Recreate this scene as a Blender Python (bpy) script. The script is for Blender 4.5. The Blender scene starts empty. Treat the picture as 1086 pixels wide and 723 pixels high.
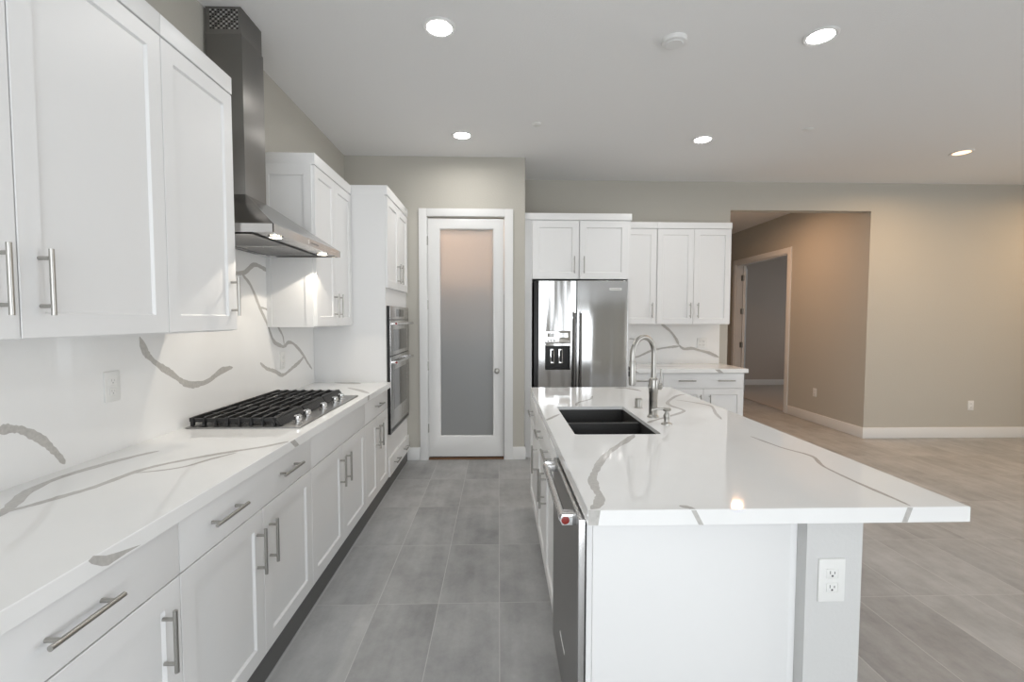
import bpy, bmesh, math, random
from mathutils import Vector, Matrix

random.seed(7)
S = bpy.context.scene
COL = S.collection

# ------------------------------------------------------------------ camera
YAW, PITCH, ROLL, EYE, FPX = .0289, .0473, .0016, 1.437, 496.6
cy, sy, cp, sp = math.cos(YAW), math.sin(YAW), math.cos(PITCH), math.sin(PITCH)
Fv = Vector((sy*cp, cy*cp, -sp)); Rv = Vector((cy, -sy, 0)); Uv = Rv.cross(Fv)
cr, sr = math.cos(ROLL), math.sin(ROLL)
Rv, Uv = cr*Rv + sr*Uv, -sr*Rv + cr*Uv
cam_d = bpy.data.cameras.new('camera'); cam = bpy.data.objects.new('camera', cam_d)
COL.objects.link(cam)
m = Matrix.Identity(4)
for i in range(3):
    m[i][0], m[i][1], m[i][2] = Rv[i], Uv[i], -Fv[i]
m[0][3], m[1][3], m[2][3] = 0, 0, EYE
cam.matrix_world = m
cam_d.sensor_fit = 'HORIZONTAL'; cam_d.sensor_width = 36; cam_d.lens = FPX/1086*36
cam_d.clip_start = .02
S.camera = cam

# ------------------------------------------------------------------ exposure, sky, lights
EXPOSURE = 0.06
SKY = 4.15            # daylight coming through the rear window and the added side window
SUN = 0.0
CAN_W = 5.0         # watts of each recessed ceiling light
WARM_W = 19.0
HOOD_W = 6.5
PANTRY_W = 24.0
HALL_W = 19.0
S.view_settings.view_transform = 'Standard'
S.view_settings.look = 'None'
S.view_settings.exposure = EXPOSURE
S.view_settings.gamma = 1
S.view_settings.use_curve_mapping = False
w = bpy.data.worlds.new('world'); S.world = w; w.use_nodes = True
bg = w.node_tree.nodes['Background']
bg.inputs[0].default_value = (.92, .96, 1.0, 1); bg.inputs[1].default_value = SKY

def portal(name, loc, rot, sx, sy_):
    l = bpy.data.lights.new(name, 'AREA'); l.shape = 'RECTANGLE'; l.size = sx; l.size_y = sy_
    l.cycles.is_portal = True
    o = bpy.data.objects.new(name, l); o.location = loc; o.rotation_euler = rot; COL.objects.link(o)
# window openings of the room, the side one added for fill (see wall_rear and wall_right)
RX, RY = 7.3, -1.7                      # room extents: right wall and rear wall
portal('rear_window_daylight', (.2, RY+.02, 1.35), (math.pi/2, 0, 0), 2.9, 2.5)
portal('added_side_window_daylight', (RX-.02, .35, 1.4), (math.pi/2, 0, math.pi/2), 3.9, 2.6)
portal('den_window_daylight', (7.38, 8.6, 1.5), (math.pi/2, 0, math.pi/2), .8, 1.4)

# ------------------------------------------------------------------ materials
def mat(name, col, rough=.5, metal=0, spec=.5, noise=None, bump=None, emit=None, coat=0, trans=0, ior=1.45):
    """noise=(scale, amount, (sx,sy,sz)) varies the colour, bump=(scale, strength, (sx,sy,sz))"""
    M = bpy.data.materials.new(name); M.use_nodes = True
    nt = M.node_tree; b = nt.nodes['Principled BSDF']
    b.inputs['Base Color'].default_value = (*col, 1); b.inputs['Roughness'].default_value = rough
    b.inputs['Metallic'].default_value = metal; b.inputs['Specular IOR Level'].default_value = spec
    b.inputs['Coat Weight'].default_value = coat; b.inputs['IOR'].default_value = ior
    b.inputs['Transmission Weight'].default_value = trans
    if emit: b.inputs['Emission Color'].default_value = (*emit[0], 1); b.inputs['Emission Strength'].default_value = emit[1]
    def tex(scale, st, detail=5):
        tc = nt.nodes.new('ShaderNodeNewGeometry'); mp = nt.nodes.new('ShaderNodeMapping')
        mp.inputs['Scale'].default_value = st; nt.links.new(tc.outputs['Position'], mp.inputs[0])
        n = nt.nodes.new('ShaderNodeTexNoise'); n.inputs['Scale'].default_value = scale; n.inputs['Detail'].default_value = detail
        nt.links.new(mp.outputs[0], n.inputs['Vector']); return n
    if noise:
        n = tex(noise[0], noise[2] if len(noise) > 2 else (1, 1, 1))
        mx = nt.nodes.new('ShaderNodeMix'); mx.data_type = 'RGBA'
        a = noise[1]
        mx.inputs['A'].default_value = (*[c*(1-a) for c in col], 1); mx.inputs['B'].default_value = (*[min(1, c*(1+a)) for c in col], 1)
        nt.links.new(n.outputs['Fac'], mx.inputs['Factor']); nt.links.new(mx.outputs['Result'], b.inputs['Base Color'])
    if bump:
        n = tex(bump[0], bump[2] if len(bump) > 2 else (1, 1, 1), 5 if len(bump) < 5 else bump[4])
        bp_ = nt.nodes.new('ShaderNodeBump'); bp_.inputs['Strength'].default_value = bump[1]
        bp_.inputs['Distance'].default_value = bump[3] if len(bump) > 3 else .01
        nt.links.new(n.outputs['Fac'], bp_.inputs['Height']); nt.links.new(bp_.outputs[0], b.inputs['Normal'])
    return M

WALL = (.49, .47, .42)
M_wall = mat('greige_wall_paint', WALL, .75, bump=(90, .12))
M_knee = mat('pale_grey_knee_wall_paint', (.62, .62, .61), .75, bump=(90, .12))
M_hallwall = mat('greige_hall_paint', WALL, .75, bump=(90, .12))
M_den = mat('den_wall_paint', (.48, .42, .37), .8, bump=(90, .12))
M_ceil = mat('flat_white_ceiling_paint', (.84, .84, .835), .9, bump=(120, .15))
M_trim = mat('white_trim_paint', (.76, .76, .75), .4)
M_cab = mat('white_cabinet_lacquer', (.79, .79, .785), .38, noise=(30, .006))
M_cabin = mat('shadowed_cabinet_gap', (.30, .30, .29), .8)
M_quartz = mat('white_quartz', (.84, .84, .83), .045, spec=.5, noise=(9, .02))
M_vein = mat('grey_quartz_vein', (.49, .475, .45), .1, noise=(90, .22))
M_nickel = mat('brushed_nickel', (.43, .42, .395), .33, 1, noise=(60, .08, (1, 1, 1)))
M_steel = mat('stainless_steel', (.62, .61, .60), .24, 1, bump=(1.1, .25, (7, 7, .55), .03))
M_fridge = mat('fridge_stainless_steel', (.64, .64, .64), .16, 1, bump=(1.0, .9, (4.6, 1, .42), .03, 1.6))
M_dsteel = mat('dark_brushed_steel', (.30, .295, .29), .3, 1)
M_chim = mat('chimney_brushed_steel', (.27, .262, .25), .42, 1)
M_chim.node_tree.nodes['Principled BSDF'].inputs['Anisotropic'].default_value = .92
M_handle = mat('dark_handle_steel', (.13, .125, .12), .22, 1)
M_hood = mat('hood_brushed_steel', (.46, .45, .44), .2, 1)
M_toe = mat('dark_toe_kick', (.12, .12, .118), .6)  # one even dark grey, darker than the floor tiles
M_softslot = mat('pale_outlet_slot', (.42, .42, .41), .6)
M_tray = mat('black_enamel_tray', (.02, .02, .02), .25)
M_chrome = mat('polished_chrome', (.82, .82, .82), .08, 1)
M_black = mat('black_plastic', (.012, .012, .012), .35)
M_iron = mat('cast_iron', (.018, .018, .018), .42, bump=(150, .2))
M_granite = mat('charcoal_composite', (.022, .021, .020), .45, noise=(200, .5))
M_dark = mat('dark_glass', (.05, .05, .052), .08, coat=.5)
M_red = mat('red_enamel', (.22, .025, .02), .25)
M_brown = mat('wood_threshold', (.16, .085, .045), .6)
M_plate = mat('white_outlet_plastic', (.78, .78, .76), .35)
M_slot = mat('outlet_slot', (.05, .05, .05), .6)
M_carpet = mat('pale_carpet', (.50, .45, .40), .95, noise=(150, .15), bump=(300, .6))
M_lens = mat('lit_led_lens', (1, 1, 1), .5, emit=((1, .98, .95), 30))
M_lensw = mat('lit_warm_led_lens', (1, .9, .8), .5, emit=((1, .60, .34), 2.4))
M_hoodlens = mat('lit_hood_lens', (1, 1, 1), .5, emit=((1, .9, .72), 12))

def frosted():
    M = bpy.data.materials.new('frosted_glass'); M.use_nodes = True; nt = M.node_tree
    nt.nodes.clear()
    out = nt.nodes.new('ShaderNodeOutputMaterial')
    tr = nt.nodes.new('ShaderNodeBsdfTranslucent'); tr.inputs[0].default_value = (.85, .85, .85, 1)
    df = nt.nodes.new('ShaderNodeBsdfDiffuse'); df.inputs[0].default_value = (.44, .45, .45, 1)
    gl = nt.nodes.new('ShaderNodeBsdfGlossy'); gl.inputs['Roughness'].default_value = .35
    m1 = nt.nodes.new('ShaderNodeMixShader'); m1.inputs[0].default_value = .5
    m2 = nt.nodes.new('ShaderNodeMixShader'); m2.inputs[0].default_value = .04
    nt.links.new(tr.outputs[0], m1.inputs[1]); nt.links.new(df.outputs[0], m1.inputs[2])
    nt.links.new(m1.outputs[0], m2.inputs[1]); nt.links.new(gl.outputs[0], m2.inputs[2])
    nt.links.new(m2.outputs[0], out.inputs[0]); return M
M_frost = frosted()

def floor_tiles():
    M = bpy.data.materials.new('grey_porcelain_tiles'); M.use_nodes = True; nt = M.node_tree; N = nt.nodes.new; L = nt.links.new
    b = nt.nodes['Principled BSDF']
    g = N('ShaderNodeNewGeometry'); sx = N('ShaderNodeSeparateXYZ'); L(g.outputs['Position'], sx.inputs[0])
    def mth(op, a, c=None):
        n = N('ShaderNodeMath'); n.operation = op
        for i, v in enumerate((a, c)):
            if v is None: continue
            if isinstance(v, (int, float)): n.inputs[i].default_value = v
            else: L(v, n.inputs[i])
        return n.outputs[0]
    u = mth('DIVIDE', mth('SUBTRACT', sx.outputs[0], .005), .307)
    v = mth('DIVIDE', mth('SUBTRACT', sx.outputs[1], .475), .612)
    def edge(t, w_):                          # 1 on the grout line
        fr = mth('FRACT', t); d = mth('ABSOLUTE', mth('SUBTRACT', fr, .5))
        return mth('GREATER_THAN', d, .5-w_)
    grout = mth('MAXIMUM', edge(u, .006), edge(v, .0024))
    cid = N('ShaderNodeCombineXYZ'); L(mth('FLOOR', u), cid.inputs[0]); L(mth('FLOOR', v), cid.inputs[1])
    wn = N('ShaderNodeTexWhiteNoise'); wn.noise_dimensions = '3D'; L(cid.outputs[0], wn.inputs['Vector'])
    # cloudy cement pattern, offset per tile and brushed along y
    off = N('ShaderNodeVectorMath'); off.operation = 'MULTIPLY_ADD'
    L(wn.outputs['Color'], off.inputs[0]); off.inputs[1].default_value = (17, 17, 17)
    mp = N('ShaderNodeMapping'); mp.inputs['Scale'].default_value = (1.0, .8, 1); L(g.outputs['Position'], mp.inputs[0])
    L(mp.outputs[0], off.inputs[2])
    n1 = N('ShaderNodeTexNoise'); n1.inputs['Scale'].default_value = 3.2; n1.inputs['Detail'].default_value = 9; n1.inputs['Roughness'].default_value = .72
    L(off.outputs[0], n1.inputs['Vector'])
    mp2 = N('ShaderNodeMapping'); mp2.inputs['Scale'].default_value = (6, .7, 1); L(off.outputs[0], mp2.inputs[0])
    n2 = N('ShaderNodeTexNoise'); n2.inputs['Scale'].default_value = 2.5; n2.inputs['Detail'].default_value = 4
    L(mp2.outputs[0], n2.inputs['Vector'])
    mixv = mth('ADD', mth('ADD', mth('MULTIPLY', n1.outputs['Fac'], .62), mth('MULTIPLY', n2.outputs['Fac'], .22)), mth('MULTIPLY', wn.outputs['Value'], .11))
    cr_ = N('ShaderNodeValToRGB'); e = cr_.color_ramp.elements
    e[0].position = .32; e[0].color = (.25, .252, .252, 1)
    e[1].position = .70; e[1].color = (.50, .502, .50, 1)
    L(mixv, cr_.inputs[0])
    mx = N('ShaderNodeMix'); mx.data_type = 'RGBA'; L(grout, mx.inputs['Factor']); L(cr_.outputs[0], mx.inputs['A'])
    mx.inputs['B'].default_value = (.49, .488, .482, 1)
    L(mx.outputs['Result'], b.inputs['Base Color'])
    b.inputs['Roughness'].default_value = .42; b.inputs['Specular IOR Level'].default_value = .4
    bp_ = N('ShaderNodeBump'); bp_.inputs['Strength'].default_value = .25; bp_.inputs['Distance'].default_value = .002
    L(mth('SUBTRACT', 1, grout), bp_.inputs['Height']); L(bp_.outputs[0], b.inputs['Normal'])
    return M
M_tile = floor_tiles()

# ------------------------------------------------------------------ mesh helpers
class MB:
    """collects shapes in world coordinates and links them as ONE mesh object"""
    def __init__(s): s.bm = bmesh.new(); s.mats = []
    def mi(s, M):
        if M not in s.mats: s.mats.append(M)
        return s.mats.index(M)
    def poly(s, vs, faces, M, smooth=False):
        i = s.mi(M); V = [s.bm.verts.new(v) for v in vs]; out = []
        for f in faces:
            try: q = s.bm.faces.new([V[k] for k in f])
            except ValueError: continue
            q.material_index = i; q.smooth = smooth; out.append(q)
        return V, out
    def box(s, x0, x1, y0, y1, z0, z1, M, bev=0):
        x0, x1 = sorted((x0, x1)); y0, y1 = sorted((y0, y1)); z0, z1 = sorted((z0, z1))
        vs = [(x, y, z) for x in (x0, x1) for y in (y0, y1) for z in (z0, z1)]
        V, F = s.poly(vs, [(0, 1, 3, 2), (4, 6, 7, 5), (0, 4, 5, 1), (2, 3, 7, 6), (0, 2, 6, 4), (1, 5, 7, 3)], M)
        if bev:
            es = list({e for f in F for e in f.edges})
            bmesh.ops.bevel(s.bm, geom=es, offset=bev, segments=2, affect='EDGES', profile=.6)
        return s
    def tube(s, pts, r, M, n=14, cap=True, smooth=True):
        """round bar along a path; r one radius or one per point"""
        pts = [Vector(p) for p in pts]; R = r if isinstance(r, (list, tuple)) else [r]*len(pts)
        i = s.mi(M); rings = []; up = None
        for k, p in enumerate(pts):
            a = pts[max(k-1, 0)]; b = pts[min(k+1, len(pts)-1)]
            t = (b-a)
            if t.length < 1e-9: t = Vector((0, 0, 1))
            t.normalize()
            if up is None:
                up = Vector((0, 0, 1)) if abs(t.z) < .9 else Vector((1, 0, 0))
            sd = t.cross(up).normalized(); up = sd.cross(t).normalized()
            rings.append([s.bm.verts.new(p + R[k]*(math.cos(2*math.pi*j/n)*sd + math.sin(2*math.pi*j/n)*up)) for j in range(n)])
        for k in range(len(rings)-1):
            for j in range(n):
                f = s.bm.faces.new([rings[k][j], rings[k][(j+1) % n], rings[k+1][(j+1) % n], rings[k+1][j]])
                f.material_index = i; f.smooth = smooth
        if cap:
            for rg in (rings[0], rings[-1]):
                f = s.bm.faces.new(rg); f.material_index = i
        return s
    def lathe(s, c, prof, M, axis='z', n=28):
        """prof: list of (radius, height) along axis from point c"""
        c = Vector(c); i = s.mi(M); rings = []
        ax = {'z': ((1,0,0),(0,1,0),(0,0,1)), 'x': ((0,1,0),(0,0,1),(1,0,0)), 'y': ((1,0,0),(0,0,1),(0,1,0)), '-z': ((1,0,0),(0,1,0),(0,0,-1)), '-y': ((1,0,0),(0,0,1),(0,-1,0)), '-x': ((0,1,0),(0,0,1),(-1,0,0))}[axis]
        A, B, C_ = map(Vector, ax)
        for r, h in prof:
            rings.append([s.bm.verts.new(c + C_*h + max(r, 1e-4)*(math.cos(2*math.pi*j/n)*A + math.sin(2*math.pi*j/n)*B)) for j in range(n)])
        for k in range(len(rings)-1):
            for j in range(n):
                f = s.bm.faces.new([rings[k][j], rings[k][(j+1) % n], rings[k+1][(j+1) % n], rings[k+1][j]])
                f.material_index = i; f.smooth = True
        for rg in (rings[0], rings[-1]):
            f = s.bm.faces.new(rg); f.material_index = i
        return s
    def build(s, name, parent=None, origin=None, keepn=False):
        if not keepn: bmesh.ops.recalc_face_normals(s.bm, faces=s.bm.faces)
        if parent is not None:
            off = root_loc(parent)
        else:
            if origin is None:
                xs = [v.co for v in s.bm.verts]
                lo = [min(v[i] for v in xs) for i in range(3)]; hi = [max(v[i] for v in xs) for i in range(3)]
                origin = ((lo[0]+hi[0])/2, (lo[1]+hi[1])/2, lo[2])
            off = Vector(origin)
        bmesh.ops.translate(s.bm, verts=s.bm.verts, vec=-off)
        me = bpy.data.meshes.new(name); s.bm.to_mesh(me); s.bm.free()
        for M in s.mats: me.materials.append(M)
        for e in me.edges: pass
        try: me.set_sharp_from_angle(angle=math.radians(40))
        except Exception: pass
        o = bpy.data.objects.new(name, me); COL.objects.link(o)
        if parent is not None: o.parent = parent
        else: o.location = off
        return o

def root_loc(o):
    while o.parent: o = o.parent
    return o.location.copy()

def thing(name, label, cat, loc, group=None):
    o = bpy.data.objects.new(name, None); COL.objects.link(o); o.empty_display_size = .1
    o.location = loc; o['label'] = label; o['category'] = cat
    if group: o['group'] = group
    return o
def tag(o, label, cat, group=None):
    o['label'] = label; o['category'] = cat
    if group: o['group'] = group
    return o
def struct(name, mb, parent=None, **k):
    o = mb.build(name, parent, **k)
    if parent is None: o['kind'] = 'structure'
    return o
def sbox(name, *a, **k): return struct(name, MB().box(*a, **k))

class Face:
    """a vertical front: u runs along it, z up, n outwards from it"""
    def __init__(s, kind, pos): s.kind = kind; s.pos = pos
    def p(s, u, z, n):
        k = s.kind
        if k == '+x': return (s.pos+n, u, z)
        if k == '-x': return (s.pos-n, u, z)
        if k == '-y': return (u, s.pos-n, z)
    def box(s, mb, u0, u1, z0, z1, n0, n1, M, bev=0):
        a = s.p(u0, z0, n0); b = s.p(u1, z1, n1)
        return mb.box(a[0], b[0], a[1], b[1], a[2], b[2], M, bev)

def shaker(F, name, u0, u1, z0, z1, parent, t=.02, rail=.062, M=None):
    """five-piece shaker door: flat rails and stiles round a recessed panel with a small bevelled step"""
    M = M or M_cab; mb = MB()
    g = .0015; u0 += g; u1 -= g; z0 += g; z1 -= g
    r = rail; d = .009; c = .006
    def ring(i, n): return [F.p(u0+i, z0+i, n), F.p(u1-i, z0+i, n), F.p(u1-i, z1-i, n), F.p(u0+i, z1-i, n)]
    loops = [ring(0, 0), ring(0, t-.0015), ring(.0015, t), ring(r, t), ring(r+c, t-d)]
    vs = [v for l in loops for v in l]; fs = [(0, 3, 2, 1)]
    for k in range(len(loops)-1):
        for j in range(4): fs.append((k*4+j, k*4+(j+1) % 4, k*4+4+(j+1) % 4, k*4+4+j))
    n = (len(loops)-1)*4; fs.append((n, n+1, n+2, n+3))
    mb.poly(vs, fs, M)
    return mb.build(name, parent)
def slab(F, name, u0, u1, z0, z1, parent, t=.02, M=None):
    g = .0015; mb = MB(); F.box(mb, u0+g, u1-g, z0+g, z1-g, 0, t, M or M_cab, .0015)
    return mb.build(name, parent)
def pull(F, u, z, vertical, parent, n0=.02, L=.175, M=None, r=.006, out=.033):
    """bar pull: round bar on two posts"""
    M = M or M_nickel; mb = MB(); h = L/2; q = h*.72
    if vertical:
        mb.tube([F.p(u, z-h, n0+out), F.p(u, z+h, n0+out)], r, M)
        for s_ in (-q, q): mb.tube([F.p(u, z+s_, n0-.001), F.p(u, z+s_, n0+out)], r*.85, M, 10)
    else:
        mb.tube([F.p(u-h, z, n0+out), F.p(u+h, z, n0+out)], r, M)
        for s_ in (-q, q): mb.tube([F.p(u+s_, z, n0-.001), F.p(u+s_, z, n0+out)], r*.85, M, 10)
    o = mb.build('handle', parent); return o

def smooth_path(pts, k=6):
    pts = [Vector(p) for p in pts]; out = []
    for i in range(len(pts)-1):
        p0 = pts[max(i-1, 0)]; p1 = pts[i]; p2 = pts[i+1]; p3 = pts[min(i+2, len(pts)-1)]
        for j in range(k):
            t = j/k
            out.append(.5*((2*p1)+(p2-p0)*t+(2*p0-5*p1+4*p2-p3)*t*t+(3*p1-p0-3*p2+p3)*t**3))
    out.append(pts[-1]); return out
def add_veins(mb, veins, normal, lim=None):
    """irregular grey ribbons of the quartz pattern, lying in the stone's surface"""
    nrm = Vector(normal); i = mb.mi(M_vein)
    for q, (pts, wd) in enumerate(veins):
        if lim and not any(lim[0] < p_[0] < lim[1] and lim[2] < p_[1] < lim[3] for p_ in pts): continue
        P = smooth_path(pts); up = nrm*(.00025+.00004*q); prev = None; ph = random.random()*9
        for k, p in enumerate(P):
            a = P[max(k-1, 0)]; b = P[min(k+1, len(P)-1)]
            t = (b-a).normalized(); sd = t.cross(nrm).normalized()
            f = .62*wd*(1+.16*math.sin(ph+k*.45)+0.15*random.uniform(-1, 1))
            e_ = min(k, len(P)-1-k)
            if e_ < 4: f *= (.15, .5, .75, .92)[e_]
            j = sd*(wd*.05*random.uniform(-1, 1))
            cur = (mb.bm.verts.new(p+j+sd*f+up), mb.bm.verts.new(p+j-sd*f+up))
            if lim:
                for v_ in cur: v_.co.x = min(max(v_.co.x, lim[0]), lim[1]); v_.co.y = min(max(v_.co.y, lim[2]), lim[3])
            if prev:
                fc = mb.bm.faces.new([prev[0], prev[1], cur[1], cur[0]]); fc.material_index = i
                fc.normal_update()
                if fc.normal.dot(nrm) < 0: fc.normal_flip()
            prev = cur
def add_patches(mb, polys, normal):
    nrm = Vector(normal); i = mb.mi(M_vein)
    for P in polys:
        V = [mb.bm.verts.new(Vector(p)+nrm*.0003) for p in P]
        fc = mb.bm.faces.new(V); fc.material_index = i; fc.normal_update()
        if fc.normal.dot(nrm) < 0: fc.normal_flip()


# grey veins of the quartz slabs: (centre line, width) lying in each surface
VEIN_ISLAND = [[[[0.615, 2.082, 0.914], [0.548, 1.973, 0.914], [0.451, 1.832, 0.914], [0.385, 1.709, 0.914], [0.337, 1.589, 0.914], [0.309, 1.506, 0.914], [0.299, 1.422, 0.914], [0.299, 1.353, 0.914], [0.28, 1.29, 0.914], [0.255, 1.258, 0.914]], 0.019], [[[0.506, 1.276, 0.914], [0.528, 1.264, 0.914], [0.542, 1.247, 0.914]], 0.012], [[[1.126, 2.041, 0.914], [1.155, 1.855, 0.914], [1.198, 1.737, 0.914], [1.157, 1.609, 0.914], [1.151, 1.446, 0.914], [1.156, 1.322, 0.914], [1.156, 1.258, 0.914]], 0.009], [[[0.239, 2.381, 0.914], [0.281, 2.449, 0.914], [0.336, 2.546, 0.914]], 0.016], [[[0.469, 2.783, 0.914], [0.495, 2.89, 0.914], [0.561, 2.97, 0.914], [0.603, 3.026, 0.914], [0.64, 3.149, 0.914]], 0.013], [[[0.879, 3.496, 0.914], [0.977, 3.485, 0.914], [1.036, 3.35, 0.914]], 0.03], [[[1.302, 3.204, 0.914], [1.219, 3.142, 0.914], [1.083, 2.932, 0.914], [1.039, 2.799, 0.914], [1.063, 2.643, 0.914], [1.014, 2.563, 0.914], [0.919, 2.474, 0.914], [0.798, 2.369, 0.914], [0.752, 2.315, 0.914]], 0.016], [[[1.146, 2.98, 0.914], [1.217, 2.903, 0.914], [1.276, 2.795, 0.914], [1.27, 2.719, 0.914], [1.211, 2.558, 0.914], [1.164, 2.388, 0.914]], 0.012]]
VEIN_LEFT = [[[[-1.316, 1.242, 0.914], [-1.346, 1.304, 0.914], [-1.416, 1.425, 0.914], [-1.439, 1.551, 0.914], [-1.418, 1.678, 0.914], [-1.38, 1.791, 0.914], [-1.34, 1.866, 0.914]], 0.016], [[[-1.341, 1.267, 0.914], [-1.311, 1.316, 0.914], [-1.276, 1.399, 0.914], [-1.251, 1.477, 0.914], [-1.24, 1.589, 0.914], [-1.212, 1.673, 0.914], [-1.122, 1.78, 0.914], [-1.044, 1.85, 0.914], [-0.957, 1.919, 0.914], [-0.894, 1.998, 0.914]], 0.014], [[[-1.235, 1.593, 0.914], [-1.118, 1.65, 0.914], [-1.07, 1.748, 0.914], [-1.02, 1.836, 0.914]], 0.008], [[[-1.36, 3.913, 0.914], [-1.231, 3.824, 0.914], [-1.101, 3.767, 0.914]], 0.05], [[[-1.147, 3.562, 0.914], [-1.027, 3.442, 0.914], [-0.902, 3.275, 0.914]], 0.02]]
VEIN_SPLASH = [[[[-1.508, 1.439, 1.1], [-1.508, 1.474, 1.095], [-1.508, 1.513, 1.082], [-1.508, 1.569, 1.039], [-1.508, 1.613, 0.989], [-1.508, 1.652, 0.931]], 0.022], [[[-1.508, 2.011, 1.359], [-1.508, 2.04, 1.294], [-1.508, 2.079, 1.255], [-1.508, 2.133, 1.218], [-1.508, 2.196, 1.182], [-1.508, 2.269, 1.133], [-1.508, 2.346, 1.109], [-1.508, 2.465, 1.111], [-1.508, 2.579, 1.151], [-1.508, 2.693, 1.16]], 0.024], [[[-1.508, 2.7, 1.684], [-1.508, 2.758, 1.697], [-1.508, 2.849, 1.712], [-1.508, 2.946, 1.766], [-1.508, 3.034, 1.763], [-1.508, 3.127, 1.746]], 0.022], [[[-1.508, 2.814, 1.696], [-1.508, 2.915, 1.63], [-1.508, 3.009, 1.506], [-1.508, 3.108, 1.393], [-1.508, 3.18, 1.287], [-1.508, 3.279, 1.25], [-1.508, 3.337, 1.241], [-1.508, 3.401, 1.265], [-1.508, 3.49, 1.249], [-1.508, 3.624, 1.176], [-1.508, 3.737, 1.087], [-1.508, 3.82, 1.029]], 0.02], [[[-1.508, 3.005, 1.507], [-1.508, 3.083, 1.499], [-1.508, 3.15, 1.472]], 0.012], [[[-1.508, 3.227, 1.422], [-1.508, 3.261, 1.37], [-1.508, 3.318, 1.313], [-1.508, 3.334, 1.252]], 0.016], [[[-1.508, 2.998, 1.157], [-1.508, 3.075, 1.114], [-1.508, 3.192, 1.08], [-1.508, 3.305, 1.042], [-1.508, 3.455, 1.074], [-1.508, 3.59, 1.112], [-1.508, 3.664, 1.142]], 0.02]]
VEIN_BACKSPLASH = [[[[1.902, 5.467, 1.418], [1.944, 5.467, 1.362], [2.033, 5.467, 1.288], [2.095, 5.467, 1.206], [2.13, 5.467, 1.134]], 0.022], [[[1.561, 5.467, 0.987], [1.648, 5.467, 0.995], [1.795, 5.467, 1.061], [1.902, 5.467, 1.087], [2.036, 5.467, 1.107], [2.132, 5.467, 1.114]], 0.018], [[[2.13, 5.467, 1.134], [2.189, 5.467, 1.087], [2.292, 5.467, 1.091], [2.402, 5.467, 1.061], [2.511, 5.467, 1.033], [2.615, 5.467, 0.983]], 0.024], [[[1.502, 5.467, 1.184], [1.544, 5.467, 1.203], [1.603, 5.467, 1.201]], 0.016]]
PATCH_ISLAND_F = [[[0.246, 1.25, 0.915], [0.279, 1.25, 0.914], [0.273, 1.25, 0.872], [0.246, 1.25, 0.873]], [[0.53, 1.25, 0.912], [0.544, 1.25, 0.912], [0.566, 1.25, 0.87], [0.552, 1.25, 0.871]], [[1.14, 1.25, 0.914], [1.156, 1.25, 0.913], [1.142, 1.25, 0.872], [1.126, 1.25, 0.872]]]
PATCH_LEFT_F = [[[-0.888, 1.016, 0.912], [-0.888, 1.029, 0.917], [-0.888, 1.063, 0.9], [-0.888, 1.097, 0.891], [-0.888, 1.166, 0.875], [-0.888, 1.121, 0.877], [-0.888, 1.067, 0.875], [-0.888, 1.05, 0.882], [-0.888, 1.024, 0.901]], [[-0.888, 2.001, 0.911], [-0.888, 2.045, 0.91], [-0.888, 2.091, 0.874], [-0.888, 2.05, 0.874]], [[-0.888, 3.187, 0.914], [-0.888, 3.234, 0.913], [-0.888, 3.22, 0.879], [-0.888, 3.181, 0.879]]]
PATCH_BACK_F = [[[2.275, 4.845, 0.909], [2.325, 4.845, 0.909], [2.371, 4.845, 0.872], [2.321, 4.845, 0.872]], [[1.375, 4.845, 0.91], [1.415, 4.845, 0.91], [1.475, 4.845, 0.873], [1.435, 4.845, 0.873]]]

# ------------------------------------------------------------------ the room
H = 3.04; WX = -1.52; PY = 4.736; BY = 5.485
HX0, HX1, HZ = 2.72, 4.41, 2.7165        # hall opening in the back wall
sbox('floor', WX-.2, RX+.2, RY-.2, 10.3, -.08, 0, M_tile)
sbox('ceiling', WX-.2, RX+.2, RY-.2, 10.3, H, H+.1, M_ceil)
sbox('wall_left', WX-.12, WX, RY, BY+.12, 0, H, M_wall)
# pantry front wall with its door opening, and the return towards the refrigerator
DX0, DX1, DZ = -.715, .062, 2.445
mb = MB()
mb.box(WX, DX0, PY, PY+.12, 0, H, M_wall); mb.box(DX1, .265, PY, PY+.12, 0, H, M_wall)
mb.box(DX0, DX1, PY, PY+.12, DZ, H, M_wall)
struct('wall_pantry', mb)
sbox('wall_pantry_side', .145, .265, PY+.12, BY, 0, H, M_wall)
mb = MB()
mb.box(WX, HX0, BY, BY+.12, 0, H, M_wall); mb.box(HX0, HX1, BY, BY+.12, HZ, H, M_wall)
mb.box(HX1, RX, BY, BY+.12, 0, H, M_wall)
struct('wall_back', mb)
# hall: left wall, right wall with the double doorway, end wall
mb = MB(); DY0, DY1, DH = 7.05, 8.62, 2.44
mb.box(HX1, HX1+.12, BY+.12, DY0, 0, H, M_hallwall); mb.box(HX1, HX1+.12, DY1, 9.98, 0, H, M_hallwall)
mb.box(HX1, HX1+.12, DY0, DY1, DH, H, M_hallwall)
struct('wall_hall_right', mb)
sbox('wall_hall_left', HX0-.12, HX0, BY+.12, 9.98, 0, H, M_hallwall)
sbox('wall_hall_end', HX0-.12, HX1+.12, 9.98, 10.1, 0, H, M_hallwall)
# den beyond the doorway
sbox('wall_den_far', HX1+.12, 7.4, 9.98, 10.1, 0, H, M_den)
mb = MB()
mb.box(7.4, 7.52, BY+.12, 8.2, 0, H, M_den); mb.box(7.4, 7.52, 9.0, 10.1, 0, H, M_den)
mb.box(7.4, 7.52, 8.2, 9.0, 0, .8, M_den); mb.box(7.4, 7.52, 8.2, 9.0, 2.2, H, M_den)
struct('wall_den_right', mb)
sbox('floor_den', HX1+.06, 7.4, BY+.12, 9.98, 0, .008, M_carpet)
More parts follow.
